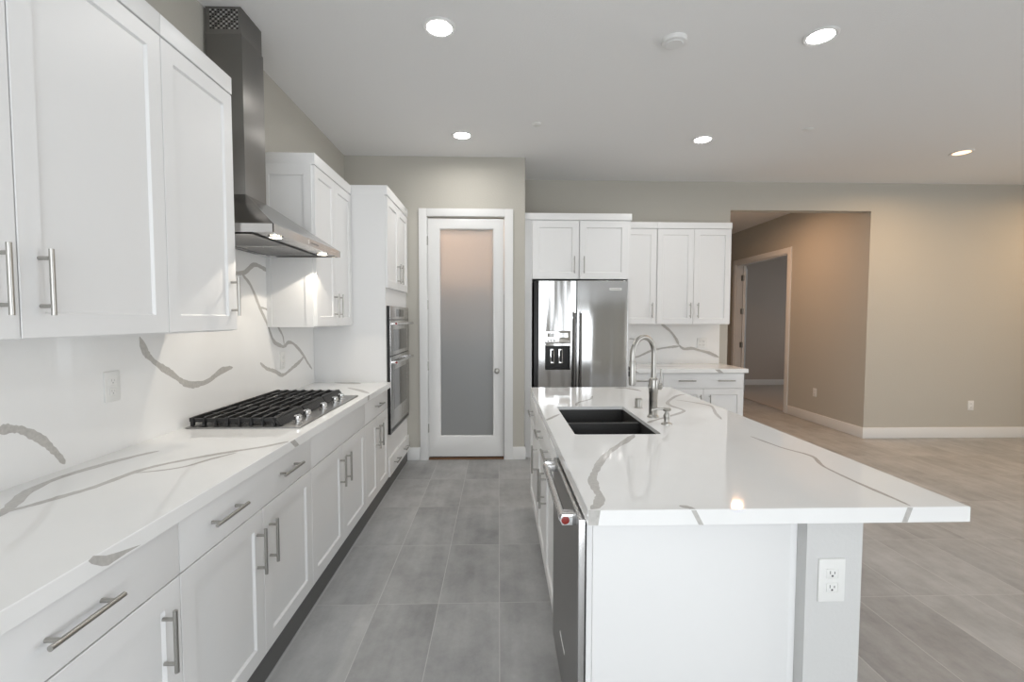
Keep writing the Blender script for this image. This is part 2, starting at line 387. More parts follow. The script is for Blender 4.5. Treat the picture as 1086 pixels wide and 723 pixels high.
# rear and right walls, behind and beside the camera, with the rear window sized and the side window added for light
mb = MB(); x0, x1 = -1.25, 1.65
mb.box(WX-.12, x0, RY-.12, RY, 0, H, M_wall); mb.box(x1, RX+.12, RY-.12, RY, 0, H, M_wall)
mb.box(x0, x1, RY-.12, RY, 2.6, H, M_wall); mb.box(x0, x1, RY-.12, RY, 0, .1, M_wall)
struct('wall_rear', mb)
mb = MB(); y0, y1, z0, z1 = -1.6, 2.3, .1, 2.7
mb.box(RX, RX+.12, RY, y0, 0, H, M_wall); mb.box(RX, RX+.12, y1, BY+.12, 0, H, M_wall)
mb.box(RX, RX+.12, y0, y1, z1, H, M_wall); mb.box(RX, RX+.12, y0, y1, 0, z0, M_wall)
struct('wall_right', mb)
mb = MB()
for x in (x0, .17, x1-.05): mb.box(x, x+.05, RY-.09, RY-.03, .15, 2.55, M_trim)
for z in (.1, 2.55): mb.box(x0, x1, RY-.09, RY-.03, z, z+.05, M_trim)
struct('window_1', mb)
mb = MB()
for y in (y0, .35, y1-.05): mb.box(RX+.03, RX+.09, y, y+.05, z0+.05, z1-.05, M_trim)
for z in (z0, z1-.05): mb.box(RX+.03, RX+.09, y0, y1, z, z+.05, M_trim)
struct('added_window_2', mb)
# baseboards
def base(name, *a, M=M_trim): return sbox(name, *a, M, bev=.004)
BH = .13
base('baseboard_pantry_left', -.935, -.795, PY-.014, PY, 0, BH)
mb = MB(); mb.box(.146, .279, PY-.014, PY, 0, BH, M_trim, .004); mb.box(.265, .279, PY, 4.795, 0, BH, M_trim, .004)
struct('baseboard_pantry_right', mb)
base('baseboard_back', HX1-.014, RX, BY-.014, BY, 0, BH)
base('baseboard_hall_right', HX1-.014, HX1, BY, DY0-.09, 0, BH)
base('baseboard_hall_left', HX0, HX0+.014, BY, 9.98, 0, BH)
base('baseboard_hall_far', HX1-.014, HX1, DY1+.09, 9.98, 0, BH)
base('baseboard_den', HX1+.12, 7.4, 9.966, 9.98, .008, BH)
base('baseboard_right', RX-.014, RX, RY, BY, 0, BH)
# doorway casing of the den and its open leaf
mb = MB()
mb.box(HX1-.018, HX1, DY0-.085, DY0, 0, DH+.085, M_trim, .003); mb.box(HX1-.018, HX1, DY1, DY1+.085, 0, DH+.085, M_trim, .003)
mb.box(HX1-.018, HX1, DY0, DY1, DH, DH+.085, M_trim, .003)
mb.box(HX1, HX1+.12, DY0, DY0+.018, 0, DH, M_trim); mb.box(HX1, HX1+.12, DY1-.018, DY1, 0, DH, M_trim)
mb.box(HX1, HX1+.12, DY0+.018, DY1-.018, DH-.018, DH, M_trim)
struct('trim_1', mb)
leaf = thing('door_2', 'white den door standing open at the far end of hallway', 'door', (HX1+.125, DY1-.03, 0))
leaf['kind'] = 'structure'; del leaf['label']; del leaf['category']
def leafpart(name, mb): return mb.build(name, leaf)
d = Vector((.50, .866, 0)); nrm = Vector((.866, -.50, 0)); o0 = Vector((HX1+.125, DY1-.03, 0))
def lbox(mb, a0, a1, b0, b1, z0, z1, M):
    vs = [o0+d*a+nrm*b+Vector((0, 0, z)) for a in (a0, a1) for b in (b0, b1) for z in (z0, z1)]
    mb.poly(vs, [(0, 1, 3, 2), (4, 6, 7, 5), (0, 4, 5, 1), (2, 3, 7, 6), (0, 2, 6, 4), (1, 5, 7, 3)], M)
mb = MB(); lbox(mb, 0, .76, 0, .04, .015, 2.42, M_trim); leafpart('door_leaf', mb)
for z in (.32, .96, 1.58, 2.2):
    mb = MB(); mb.box(HX1+.085, HX1+.128, DY1-.024, DY1-.0185, z-.05, z+.05, M_nickel)
    mb.tube([(HX1+.125, DY1-.038, z-.05), (HX1+.125, DY1-.038, z+.05)], .011, M_nickel, 10); leafpart('hinge', mb)

# ------------------------------------------------------------------ pantry door
mb = MB()
mb.box(-.793, -.715, PY-.018, PY, 0, 2.53, M_trim, .003); mb.box(.062, .146, PY-.018, PY, 0, 2.53, M_trim, .003)
mb.box(-.715, .062, PY-.018, PY, 2.455, 2.53, M_trim, .003)
mb.box(-.727, -.715+.006, PY, PY+.12, 0, DZ, M_trim); mb.box(.056, .07, PY, PY+.12, 0, DZ, M_trim)
struct('trim_2', mb)
struct('trim_3', MB().box(-.709, .056, PY-.004, PY+.12, 0, .018, M_brown))
door = thing('door_1', 'x', 'door', (-.705, PY+.03, .03)); del door['label']; del door['category']; door['kind'] = 'structure'
dx0, dx1, dz0, dz1 = -.706, .052, .03, 2.437; gx0, gx1, gz0, gz1 = -.586, -.057, .246, 2.33
F = Face('-y', PY+.045)
mb = MB()
def L_(i0, i1, n): return None
def rect(x0, x1, z0, z1, n): return [F.p(x0, z0, n), F.p(x1, z0, n), F.p(x1, z1, n), F.p(x0, z1, n)]
loops = [rect(gx0, gx1, gz0, gz1, 0), rect(dx0, dx1, dz0, dz1, 0), rect(dx0, dx1, dz0, dz1, .038), rect(dx0+.003, dx1-.003, dz0+.003, dz1-.003, .04),
         rect(gx0-.012, gx1+.012, gz0-.012, gz1+.012, .04), rect(gx0-.004, gx1+.004, gz0-.004, gz1+.004, .034), rect(gx0, gx1, gz0, gz1, .024), rect(gx0, gx1, gz0, gz1, 0)]
vs = [v for l in loops for v in l]; fs = []
for k in range(len(loops)-1):
    for j in range(4): fs.append((k*4+j, k*4+(j+1) % 4, k*4+4+(j+1) % 4, k*4+4+j))
mb.poly(vs, fs, M_trim)
leaf1 = mb.build('door_leaf', door)
pane = MB(); F.box(pane, gx0, gx1, gz0, gz1, .012, .018, M_frost); pane.build('pane', door)
mb = MB(); mb.lathe(F.p(-.016, .911, .04), [(.027, 0), (.027, .006), (.010, .012), (.010, .035), (.020, .042), (.027, .055), (.024, .068), (.010, .074), (0, .074)], M_nickel, '-y')
mb.build('handle', door)
for z in (.325, .96, 1.577, 2.215):
    mb = MB(); mb.tube([(-.714, PY+.002, z-.045), (-.714, PY+.002, z+.045)], .0075, M_nickel, 10)
    mb.box(-.716, -.704, PY+.004, PY+.008, z-.044, z+.044, M_nickel); mb.build('hinge', door)
# inside the pantry: warm lamp glowing through the frosted pane, unseen shelf placed to cut it below
sh = MB().box(WX+.001, .144, 4.885, BY-.001, 1.72, 1.745, M_trim, .002).build('glow_blocking_shelf')
tag(sh, 'unseen shelf inside the pantry, placed to cut the lamp glow below it', 'shelf')
pl = thing('pantry_ceiling_light', 'warm ceiling lamp inside the pantry, glowing through the top of the frosted door', 'ceiling light', (-.60, 5.16, H))
MB().lathe((-.60, 5.16, H), [(.09, 0), (.09, .012), (.075, .014), (0, .014)], M_lensw, '-z').build('lens', pl)
def arealight(name, loc, size, watts, col, parent, rot=(0, 0, 0), spread=180):
    l = bpy.data.lights.new(name, 'AREA'); l.shape = 'DISK'; l.size = size; l.energy = watts; l.color = col; l.spread = math.radians(spread)
    o = bpy.data.objects.new(name, l); COL.objects.link(o); o.parent = parent
    o.location = Vector(loc)-root_loc(parent); o.rotation_euler = rot; return o
arealight('lamp_light', (-.60, 5.16, H-.03), .14, PANTRY_W, (1, .63, .42), pl)

# ------------------------------------------------------------------ ceiling fittings
def can(x, y, label, warm=False, r=.068):
    t = thing('recessed_light', label, 'ceiling light', (x, y, H), 'recessed ceiling lights')
    MB().lathe((x, y, H), [(r+.024, 0), (r+.024, .004), (r+.016, .009), (r+.001, .006), (r+.001, 0)], M_trim, '-z', 40).build('trim_ring', t)
    MB().lathe((x, y, H), [(r, .001), (r, .004), (0, .004)], M_lensw if warm else M_lens, '-z', 40).build('lens', t)
    arealight('lamp_light', (x, y, H-.012), r*(1.3 if warm else 2), WARM_W if warm else CAN_W, (1, .66, .36) if warm else (1, .97, .93), t, spread=170)
can(-.326, 2.669, 'lit white recessed light near the top edge, above the aisle by the range hood')
can(1.824, 2.679, 'lit white recessed light at the top right, largest on the right side of the ceiling')
can(-.319, 4.185, 'lit white recessed light just in front of the frosted pantry door')
can(1.823, 4.21, 'lit white recessed light in front of the cabinets right of the refrigerator')
can(4.446, 4.45, 'warm orange recessed light farthest right on the ceiling', True)
hl = thing('recessed_light', 'warm recessed light in the hallway ceiling mirrored as a glint on the island top', 'ceiling light', (3.37, 6.4, H), 'recessed ceiling lights')
MB().lathe((3.37, 6.4, H), [(.092, 0), (.092, .004), (.07, .008), (.069, 0)], M_trim, '-z', 40).build('trim_ring', hl)
MB().lathe((3.37, 6.4, H), [(.068, .001), (.068, .004), (0, .004)], M_lensw, '-z', 40).build('lens', hl)
arealight('lamp_light', (3.37, 6.4, H-.012), .13, HALL_W, (1, .58, .33), hl, spread=170)
tag(MB().lathe((1.009, 2.741, H), [(.072, 0), (.072, .012), (.066, .022), (.05, .026), (.048, .030), (0, .032)], M_trim, '-z', 40).build('smoke_detector'), 'round white smoke detector between the two nearest ceiling lights', 'smoke detector')
for x, y, lb in ((.313, 3.931, 'small round sprinkler cover on the ceiling above the left end of the island'), (2.614, 3.962, 'small round sprinkler cover on the ceiling right of the kitchen lights')):
    tag(MB().lathe((x, y, H), [(.04, 0), (.04, .005), (.034, .009), (0, .010)], M_plate, '-z', 32).build('sprinkler_cover'), lb, 'sprinkler', 'ceiling sprinkler covers')

can(6.6, 4.45, 'warm recessed light beyond the right edge of the view', True)

# ------------------------------------------------------------------ left run of base cabinets
XF = -.935                                # carcass front; doors stand 20 mm proud
FL = Face('+x', XF)
CT, CU = .914, .871                       # worktop top and underside
def base_cab(F, name, label, u0, u1, back, group, drawers, doors, false_front=False, seam=.703, toe=-.010):
    """drawers: list of handle positions on one wide front; doors: list of (u0,u1,handle_u)"""
    p0 = F.p(u0, 0, 0); p1 = F.p(u1, 0, 0)
    c = ((p0[0]+p1[0])/2, (p0[1]+p1[1])/2, 0)
    t = thing(name, label, 'cabinet', c, group)
    mb = MB(); F.box(mb, u0+.0005, u1-.0005, .11, CU-.0005, 0, -back, M_cab); mb.build('body', t)
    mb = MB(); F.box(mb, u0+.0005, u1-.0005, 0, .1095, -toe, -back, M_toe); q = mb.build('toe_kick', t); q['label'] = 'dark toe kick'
    d = slab(F, 'drawer', u0, u1, seam, .866, t)
    for hu in drawers: pull(F, hu, .787, False, d, L=.185)
    for a, b, hu in doors:
        q = shaker(F, 'door', a, b, .113, seam-.002, t); pull(F, hu, .553, True, q)
    return t
G = 'white shaker base cabinets along the left wall'
base_cab(FL, 'base_cabinet', 'white base cabinet nearest the camera on the left, mostly below the frame', -.25, .695, .583, G, [0.0, .46], [(-.25, .2225, .18), (.2225, .695, .265)])
base_cab(FL, 'base_cabinet', 'white base cabinet at lower left corner, one drawer over a single door', .695, 1.34, .583, G, [1.01], [(.695, 1.34, 1.268)])
base_cab(FL, 'base_cabinet', 'white base cabinet in front of the cooktop, wide drawer with two bar pulls', 1.34, 2.285, .583, G, [1.56, 2.03], [(1.34, 1.8125, 1.765), (1.8125, 2.285, 1.86)])
base_cab(FL, 'base_cabinet', 'white base cabinet under the cooktop, plain top front without pulls', 2.285, 3.215, .583, G, [], [(2.285, 2.75, 2.70), (2.75, 3.215, 2.80)])
base_cab(FL, 'base_cabinet', 'narrow white base cabinet between the cooktop and oven tower', 3.215, 3.868, .583, G, [3.54], [(3.215, 3.5415, 3.495), (3.5415, 3.868, 3.59)])

def counter(name, x0, x1, y0, y1, veins, patches, pn, label, hole=None):
    mb = MB(); c = .002
    def R(x0, x1, y0, y1, z): return [(x0, y0, z), (x1, y0, z), (x1, y1, z), (x0, y1, z)]
    loops = [R(x0, x1, y0, y1, CU), R(x0, x1, y0, y1, CT-c), R(x0+c, x1-c, y0+c, y1-c, CT)]
    if hole: loops += [R(x0+.04, x1-.04, y0+.04, y1-.04, CU), R(x0+.04, x1-.04, y0+.04, y1-.04, CT-.018)]
    vs = [v for l in loops for v in l]; fs = []
    for k in range(2):
        for j in range(4): fs.append((k*4+j, k*4+(j+1) % 4, k*4+4+(j+1) % 4, k*4+4+j))
    if not hole: fs += [(0, 3, 2, 1), (8, 9, 10, 11)]
    else:
        hx0, hx1, hy0, hy1 = hole; r = .018; K = 5
        def HL(z):
            out = []
            for cx, cy_, a0 in ((hx0+r, hy0+r, 180), (hx1-r, hy0+r, 270), (hx1-r, hy1-r, 0), (hx0+r, hy1-r, 90)):
                for k in range(K):
                    a = math.radians(a0+90*k/(K-1)); out.append((cx+r*math.cos(a), cy_+r*math.sin(a), z))
            return out
        n = len(vs); vs += HL(CT) + HL(CT-.018); NN = 4*K
        for j in range(4): fs += [(j, (j+1) % 4, 12+(j+1) % 4, 12+j), (12+j, 12+(j+1) % 4, 16+(j+1) % 4, 16+j)]
        for base_i, ring in ((8, n), (16, n+NN)):
            for q in range(4):
                for k in range(K-1): fs.append((base_i+q, ring+q*K+k, ring+q*K+k+1))
                fs.append((base_i+q, ring+q*K+K-1, ring+((q+1) % 4)*K, base_i+(q+1) % 4))
        for k in range(NN): fs.append((n+k, n+(k+1) % NN, n+NN+(k+1) % NN, n+NN+k))
    mb.poly(vs, fs, M_quartz)
    add_veins(mb, veins, (0, 0, 1), (x0+c, x1-c, y0+c, y1-c)); add_patches(mb, patches, pn)
    return tag(mb.build(name), label, 'countertop')
counter('countertop', -1.5075, -.888, -.25, 3.8675, [(p_, w_*1.6) for p_, w_ in VEIN_LEFT], PATCH_LEFT_F, (1, 0, 0), 'white grey-veined quartz countertop running along the left wall under the cooktop')
mb = MB(); mb.box(-1.519, -1.508, -.25, 3.868, CT-.043, 1.378, M_quartz); mb.box(-1.519, -1.508, 2.173, 3.107, 1.378, 1.86, M_quartz)
add_veins(mb, VEIN_SPLASH, (1, 0, 0))
tag(mb.build('backsplash'), 'white quartz backsplash with bold grey veins on the left wall', 'backsplash')

# ------------------------------------------------------------------ upper cabinets
def upper_cab(F, name, label, u0, u1, back, z0, z1, zc, group, doors, hz, L=.172, end=None, crown_ext=(0, 0)):
    p0 = F.p(u0, 0, 0); p1 = F.p(u1, 0, 0)
    t = thing(name, label, 'cabinet', ((p0[0]+p1[0])/2, (p0[1]+p1[1])/2, z0), group)
    mb = MB(); F.box(mb, u0+.0005, u1-.0005, z0, z1, 0, -back, M_cab); mb.build('body', t)
    mb = MB(); F.box(mb, u0+.0005-crown_ext[0], u1-.0005+crown_ext[1], z1, zc, .022, -back, M_cab, .002); mb.build('crown', t)
    if end is not None:                    # applied frame on the exposed end
        mb = MB(); s_ = -1 if end == u0 else 1
        a, b = (end+s_*.001, end+s_*.006)
        F.box(mb, a-s_*.001, b, z0, z1, 0, -.05, M_cab); F.box(mb, a-s_*.001, b, z0, z1, -back+.04, -back, M_cab)
        F.box(mb, a-s_*.001, b, z1-.07, z1, -.05, -back+.04, M_cab); mb.build('end_frame', t)
    for a, b, hu in doors:
        q = shaker(F, 'door', a, b, z0+.004, z1-.004, t); pull(F, hu, hz, True, q, L=L)
    return t
FU = Face('+x', -1.21); UB = .309
G = 'white shaker wall cabinets along the left wall'
Z0, Z1, ZC = 1.38, 2.432, 2.505
upper_cab(FU, 'wall_cabinet', 'white wall cabinet nearest the camera at upper left, two doors meeting at the frame edge', .68, 1.73, UB, Z0, Z1, ZC, G, [(.68, 1.203, 1.15), (1.203, 1.73, 1.256)], 1.53)
upper_cab(FU, 'wall_cabinet', 'single door white wall cabinet just left of the range hood', 1.73, 2.172, UB, Z0, Z1, ZC, G, [(1.73, 2.172, 2.13)], 1.535)
upper_cab(FU, 'wall_cabinet', 'small white wall cabinet between the range hood and oven tower', 3.108, 3.868, UB, Z0, Z1, ZC, G, [(3.112, 3.487, 3.443), (3.487, 3.862, 3.535)], 1.53, end=3.108)

# ------------------------------------------------------------------ oven tower
FT = Face('+x', -.924)
TY0, TY1 = 3.87, 4.733
tw = thing('oven_tower', 'tall white cabinet housing the double wall oven beside the pantry door', 'cabinet', (-.924, (TY0+TY1)/2, 0))
mb = MB(); b = .595
FT.box(mb, TY0, TY0+.03, .11, 2.44, 0, -b, M_cab); FT.box(mb, TY1-.04, TY1, .11, 2.44, 0, -b, M_cab)
FT.box(mb, TY0+.03, TY1-.04, 1.545, 2.44, 0, -b, M_cab); FT.box(mb, TY0+.03, TY1-.04, .11, .465, 0, -b, M_cab)
FT.box(mb, TY0+.03, TY1-.04, .465, 1.545, -b+.02, -b, M_cab)
mb.build('body', tw)
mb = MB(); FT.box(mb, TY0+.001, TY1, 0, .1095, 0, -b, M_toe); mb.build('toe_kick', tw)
mb = MB(); FT.box(mb, TY0, TY1, 2.44, 2.515, .022, -b, M_cab, .002); mb.build('crown', tw)
dr = slab(FT, 'drawer', TY0+.006, TY1-.02, .114, .268, tw)
for u in (4.10, 4.50): pull(FT, u, .195, False, dr, L=.16)
for a, b_, hu in ((TY0+.008, 4.292, 4.235), (4.295, TY1-.02, 4.345)):
    q = shaker(FT, 'door', a, b_, 1.69, 2.432, tw); pull(FT, hu, 1.835, True, q)
ov = thing('double_wall_oven', 'stainless double wall oven with red-tipped bar handles', 'oven', (-.93, 4.3, .47))
oy0, oy1 = 3.902, 4.692; FO = Face('+x', -.924)
mb = MB(); FO.box(mb, oy0+.0, oy1, .467, 1.543, .025, -.55, M_black); mb.build('housing', ov)
mb = MB(); FO.box(mb, oy0, oy1, 1.43, 1.543, .0252, .029, M_steel, .002); FO.box(mb, oy0+.24, oy1-.24, 1.455, 1.52, .0285, .030, M_dark); cpn = mb.build('control_panel', ov)
def ovendoor(z0, z1, wz0, wz1, hz):
    mb = MB(); FO.box(mb, oy0, oy1, z0, z1, .0252, .030, M_steel, .002); dd = mb.build('oven_door', ov)
    mb = MB(); FO.box(mb, oy0+.12, oy1-.12, wz0, wz1, .0295, .031, M_dark); mb.build('window', dd)
    mb = MB(); h = .072
    mb.tube([FO.p(oy0+.03, hz, h), FO.p(oy1-.03, hz, h)], .0125, M_steel)
    for u in (oy0+.06, oy1-.06): FO.box(mb, u-.014, u+.014, hz-.012, hz+.012, .029, h+.004, M_steel, .003)
    hh = mb.build('handle', dd)
    for u, s_ in ((oy0+.029, -1),):
        p = FO.p(u, hz, h); md = MB(); md.lathe(p, [(.0095, -.002), (.0095, .001), (.007, .002), (0, .002)], M_red, 'y'); md.build('medallion', dd)
ovendoor(1.125, 1.424, 1.16, 1.345, 1.395)
ovendoor(.515, 1.118, .66, 1.0, 1.07)
mb = MB(); FO.box(mb, oy0, oy1, .468, .512, .0252, .027, M_dsteel, .001)
for k in range(22): u = oy0+.05+k*.0325; FO.box(mb, u, u+.022, .482, .498, .0265, .0276, M_black)
mb.build('bottom_vent', ov)

# ------------------------------------------------------------------ range hood
hd = thing('range_hood', 'stainless chimney range hood with lit underside over the cooktop', 'range hood', (-1.28, 2.66, 1.832))
hx, hy0, hy1, hz0, hz1 = -1.031, 2.198, 3.104, 1.833, 1.872
wx = -1.506
mb = MB()
# canopy: thin rim and a hipped skirt rising to the chimney
cx, cy0, cy1, cz = -1.322, 2.522, 2.742, 2.085
vs = [(wx, hy0, hz1), (hx, hy0, hz1), (hx, hy1, hz1), (wx, hy1, hz1), (wx, cy0, cz), (cx, cy0, cz), (cx, cy1, cz), (wx, cy1, cz)]
mb.poly(vs, [(0, 1, 5, 4), (1, 2, 6, 5), (2, 3, 7, 6), (4, 5, 6, 7), (0, 3, 7, 4)], M_hood)
mb.box(wx, hx, hy0, hy0+.004, hz0, hz1, M_steel); mb.box(wx, hx, hy1-.004, hy1, hz0, hz1, M_hood)
mb.box(hx-.004, hx, hy0, hy1, hz0, hz1, M_steel); mb.box(wx, wx+.004, hy0, hy1, hz0, hz1, M_steel)
mb.box(wx+.004, hx-.004, hy0+.004, hy1-.004, hz0+.008, hz0+.014, M_steel)
mb.build('canopy', hd)
for a, b_ in ((hy0+.07, 2.648), (2.654, hy1-.07)):
    mb = MB(); mb.box(-1.455, -1.17, a, b_, hz0+.002, hz0+.0078, M_steel, .001)
    n = 16
    for k in range(n):
        x = -1.445+k*.0175; mb.box(x, x+.006, a+.015, b_-.015, hz0+.0005, hz0+.0021, M_dsteel)
    mb.build('filter', hd)
mb = MB()
for y0_, y1_ in ((hy0+.06, hy0+.066), (hy1-.066, hy1-.06)): mb.box(-1.46, -1.16, y0_, y1_, hz0+.001, hz0+.007, M_black)
mb.box(-1.165, -1.158, hy0+.06, hy1-.06, hz0+.001, hz0+.0075, M_black); mb.box(-1.465, -1.458, hy0+.06, hy1-.06, hz0+.001, hz0+.0075, M_black)
mb.build('filter_seal', hd)
for y in (2.367, 2.98):
    l = MB().lathe((-1.10, y, hz0+.007), [(.036, 0), (.036, .005), (.028, .006), (.028, .004)], M_chrome, '-z').build('light_bezel', hd)
    MB().lathe((-1.10, y, hz0+.007), [(.027, 0), (.027, .0045), (0, .0045)], M_hoodlens, '-z').build('lens', l)
    sp_ = bpy.data.lights.new('hood_spot', 'SPOT'); sp_.energy = HOOD_W; sp_.color = (1, .90, .76); sp_.spot_size = math.radians(122); sp_.spot_blend = .12; sp_.shadow_soft_size = .012
    so = bpy.data.objects.new('hood_spot', sp_); COL.objects.link(so); so.parent = hd; so.location = Vector((-1.10, y, hz0-.004))-hd.location
MB().box(hx, hx+.0015, 2.60, 2.606, hz0+.010, hz1-.008, M_chrome).build('indicator', hd)
for k in range(5): MB().box(hx, hx+.002, 2.635+k*.022, 2.648+k*.022, hz0+.015, hz0+.024, M_dsteel).build('button', hd)
mb = MB(); mb.box(hx, hx+.0008, 2.94, 3.02, hz0+.017, hz0+.022, M_chrome); mb.build('badge', hd)
mb = MB(); mb.box(wx, cx, cy0, cy1, cz, 2.90, M_chim, .0015); mb.build('lower_chimney', hd)
mb = MB(); mb.box(wx, cx-.004, cy0+.004, cy1-.006, 2.90, H-.003, M_chim, .0015); uc = mb.build('upper_chimney', hd)
mb = MB()
for i in range(11):
    for j in range(9):
        x = wx+.022+i*.0135; z = 2.925+j*.0115
        mb.box(x, x+.008, cy0+.0028, cy0+.0045, z, z+.006, M_black if (i*7+j*3) % 5 < 3 else M_chrome)
mb.build('vent_grille', uc)

# ------------------------------------------------------------------ gas cooktop
ck = thing('gas_cooktop', 'black and stainless gas cooktop set in the left countertop under the hood', 'cooktop', (-1.215, 2.70, CT))
kx0, kx1, ky0, ky1 = -1.482, -.945, 2.236, 3.166
mb = MB(); mb.box(kx0, kx1, ky0, ky1, CT+.0005, CT+.007, M_dsteel, .002)
mb.box(kx0+.03, kx1-.10, ky0+.03, ky1-.03, CT+.0069, CT+.0085, M_tray); mb.build('tray', ck)
for (bx, by, r) in ((-1.36, 2.42, .034), (-1.16, 2.42, .042), (-1.27, 2.70, .055), (-1.36, 2.98, .040), (-1.16, 2.98, .032)):
    mb = MB(); mb.lathe((bx, by, CT+.0085), [(r*1.5, 0), (r*1.45, .004), (r, .006), (r, .014), (r*.9, .016)], M_dsteel); bb = mb.build('burner', ck)
    mb = MB(); mb.lathe((bx, by, CT+.0245), [(r*.88, 0), (r*.9, .006), (r*.7, .010), (0, .011)], M_iron); mb.build('burner_cap', bb)
gx0_, gx1_ = -1.472, -1.062
for gi in range(3):
    a = ky0+.012+gi*.302; b_ = a+.300
    mb = MB(); zt = CT+.052
    nb = 8
    for k in range(nb):
        x = gx0_+.012+k*(gx1_-gx0_-.024)/(nb-1); wv = .006
        # lengthwise bar with rounded, turned-down tips
        prof = [(a+.002, CT+.009), (a+.002, zt-.014), (a+.012, zt-.002), (a+.026, zt), (b_-.026, zt), (b_-.012, zt-.002), (b_-.002, zt-.014), (b_-.002, CT+.009),
                (b_-.020, CT+.009), (b_-.024, zt-.02), (b_-.03, zt-.014), (a+.03, zt-.014), (a+.024, zt-.02), (a+.020, CT+.009)]
        n = len(prof)
        vs = [(x-wv, y, z) for y, z in prof]+[(x+wv, y, z) for y, z in prof]
        half = [(i, i+1, n-2-i, n-1-i) for i in range(n//2-1)]
        fs = [q for q in half]+[tuple(n+i for i in q[::-1]) for q in half]+[(i, (i+1) % n, n+(i+1) % n, n+i) for i in range(n)]
        mb.poly(vs, fs, M_iron)
    for y, lo in ((a+.016, .026), ((a+b_)/2, .016), (b_-.016, .026)):
        mb.box(gx0_, gx1_, y-.006, y+.006, zt-lo, zt-.006, M_iron, .002)
    mb.box(gx0_, gx0_+.014, a+.004, b_-.004, zt-.022, zt-.002, M_iron, .003); mb.box(gx1_-.014, gx1_, a+.004, b_-.004, zt-.022, zt-.002, M_iron, .003)
    # sloping front rail of each grate
    vs = [(gx1_-.004, a+.004, zt-.003), (gx1_-.004, b_-.004, zt-.003), (gx1_+.022, b_-.004, CT+.010), (gx1_+.022, a+.004, CT+.010), (gx1_-.012, a+.004, zt-.02), (gx1_-.012, b_-.004, zt-.02), (gx1_+.010, b_-.004, CT+.010), (gx1_+.010, a+.004, CT+.010)]
    mb.poly(vs, [(0, 1, 2, 3), (4, 7, 6, 5), (0, 4, 5, 1), (3, 2, 6, 7), (0, 3, 7, 4), (1, 5, 6, 2)], M_iron)
    mb.build('grate', ck)
for x, y in ((-.995, 2.335), (-1.005, 2.47), (-.995, 2.675), (-1.0, 2.875), (-1.005, 3.0)):
    mb = MB(); mb.lathe((x, y, CT+.007), [(.021, 0), (.021, .003), (.012, .006), (.012, .012), (.0185, .014), (.020, .018), (.0185, .034), (.015, .037), (0, .037)], M_chrome)
    mb.box(x-.003, x+.003, y-.019, y+.019, CT+.043, CT+.047, M_chrome, .001); mb.build('knob', ck)

# ------------------------------------------------------------------ refrigerator and its surround
FR = Face('-y', 4.80)
fc = thing('refrigerator_cabinet', 'white surround and two-door cabinet framing the refrigerator', 'cabinet', (.81, 4.8, 0))
mb = MB(); FR.box(mb, .267, .342, 0, 2.43, 0, -.02, M_cab); FR.box(mb, .267, .342, 0, 2.43, -.02, -.66, M_cab); mb.build('side_panel', fc)
mb = MB(); FR.box(mb, 1.328, 1.352, 0, 2.43, 0, -.66, M_cab); mb.build('side_panel', fc)
mb = MB(); FR.box(mb, .3425, 1.3275, 1.845, 2.43, -.001, -.66, M_cab); mb.build('body', fc)
mb = MB(); FR.box(mb, .267, 1.358, 2.44, 2.506, .022, -.66, M_cab, .002); FR.box(mb, .267, 1.352, 2.43, 2.44, 0, -.66, M_cab); mb.build('crown', fc)
for a, b_, hu in ((.343, .818, .770), (.824, 1.325, .868)):
    q = shaker(FR, 'door', a, b_, 1.842, 2.432, fc, rail=.066); pull(FR, hu, 1.985, True, q, L=.172)
rf = thing('refrigerator', 'stainless side-by-side refrigerator with a black ice and water dispenser', 'refrigerator', (.85, 4.78, 0))
FF = Face('-y', 4.77)
mb = MB(); FF.box(mb, .362, 1.322, .02, 1.825, 0, -.66, M_black, .003); mb.build('body', rf)
fz0, fz1 = .10, 1.822
mb = MB(); FF.box(mb, .40, 1.30, .0, .09, -.02, .02, M_black, .003); mb.build('toe_grille', rf)
# freezer door with an opening for the dispenser
dx = (.470, .722); dzr = (.925, 1.166)
mb = MB(); a, b_, n0, n1 = .401, .784, .012, .072
def rr(x0, x1, z0, z1, n): return [FF.p(x0, z0, n), FF.p(x1, z0, n), FF.p(x1, z1, n), FF.p(x0, z1, n)]
lo = [rr(dx[0], dx[1], dzr[0], dzr[1], n0), rr(a, b_, fz0, fz1, n0), rr(a, b_, fz0, fz1, n1-.006), rr(a+.006, b_-.006, fz0+.006, fz1-.006, n1), rr(dx[0], dx[1], dzr[0], dzr[1], n1), rr(dx[0], dx[1], dzr[0], dzr[1], n0)]
vs = [v for l in lo for v in l]; fs = []
for k in range(len(lo)-1):
    for j in range(4): fs.append((k*4+j, k*4+(j+1) % 4, k*4+4+(j+1) % 4, k*4+4+j))
mb.poly(vs, fs, M_fridge); fd = mb.build('freezer_door', rf)
mb = MB(); g = .0015
FF.box(mb, dx[0], dx[1], dzr[0], dzr[1], .0005, .012, M_black)
FF.box(mb, dx[0], dx[0]+.006, dzr[0], dzr[1], .012, n1+.003, M_black); FF.box(mb, dx[1]-.006, dx[1], dzr[0], dzr[1], .012, n1+.003, M_black)
FF.box(mb, dx[0], dx[1], dzr[1]-.006, dzr[1], .012, n1+.003, M_black); FF.box(mb, dx[0], dx[1], dzr[0], dzr[0]+.012, .012, n1+.012, M_black)
dp = mb.build('dispenser_recess', rf)
for x in (.55, .635):
    mb = MB(); FF.box(mb, x-.020, x+.020, .985, 1.13, .018, .022, M_chrome, .001); FF.box(mb, x-.012, x+.012, 1.0, 1.12, .0215, .026, M_black)
    FF.box(mb, x-.020, x+.020, .985, .998, .020, .040, M_chrome, .002); mb.build('paddle', dp)
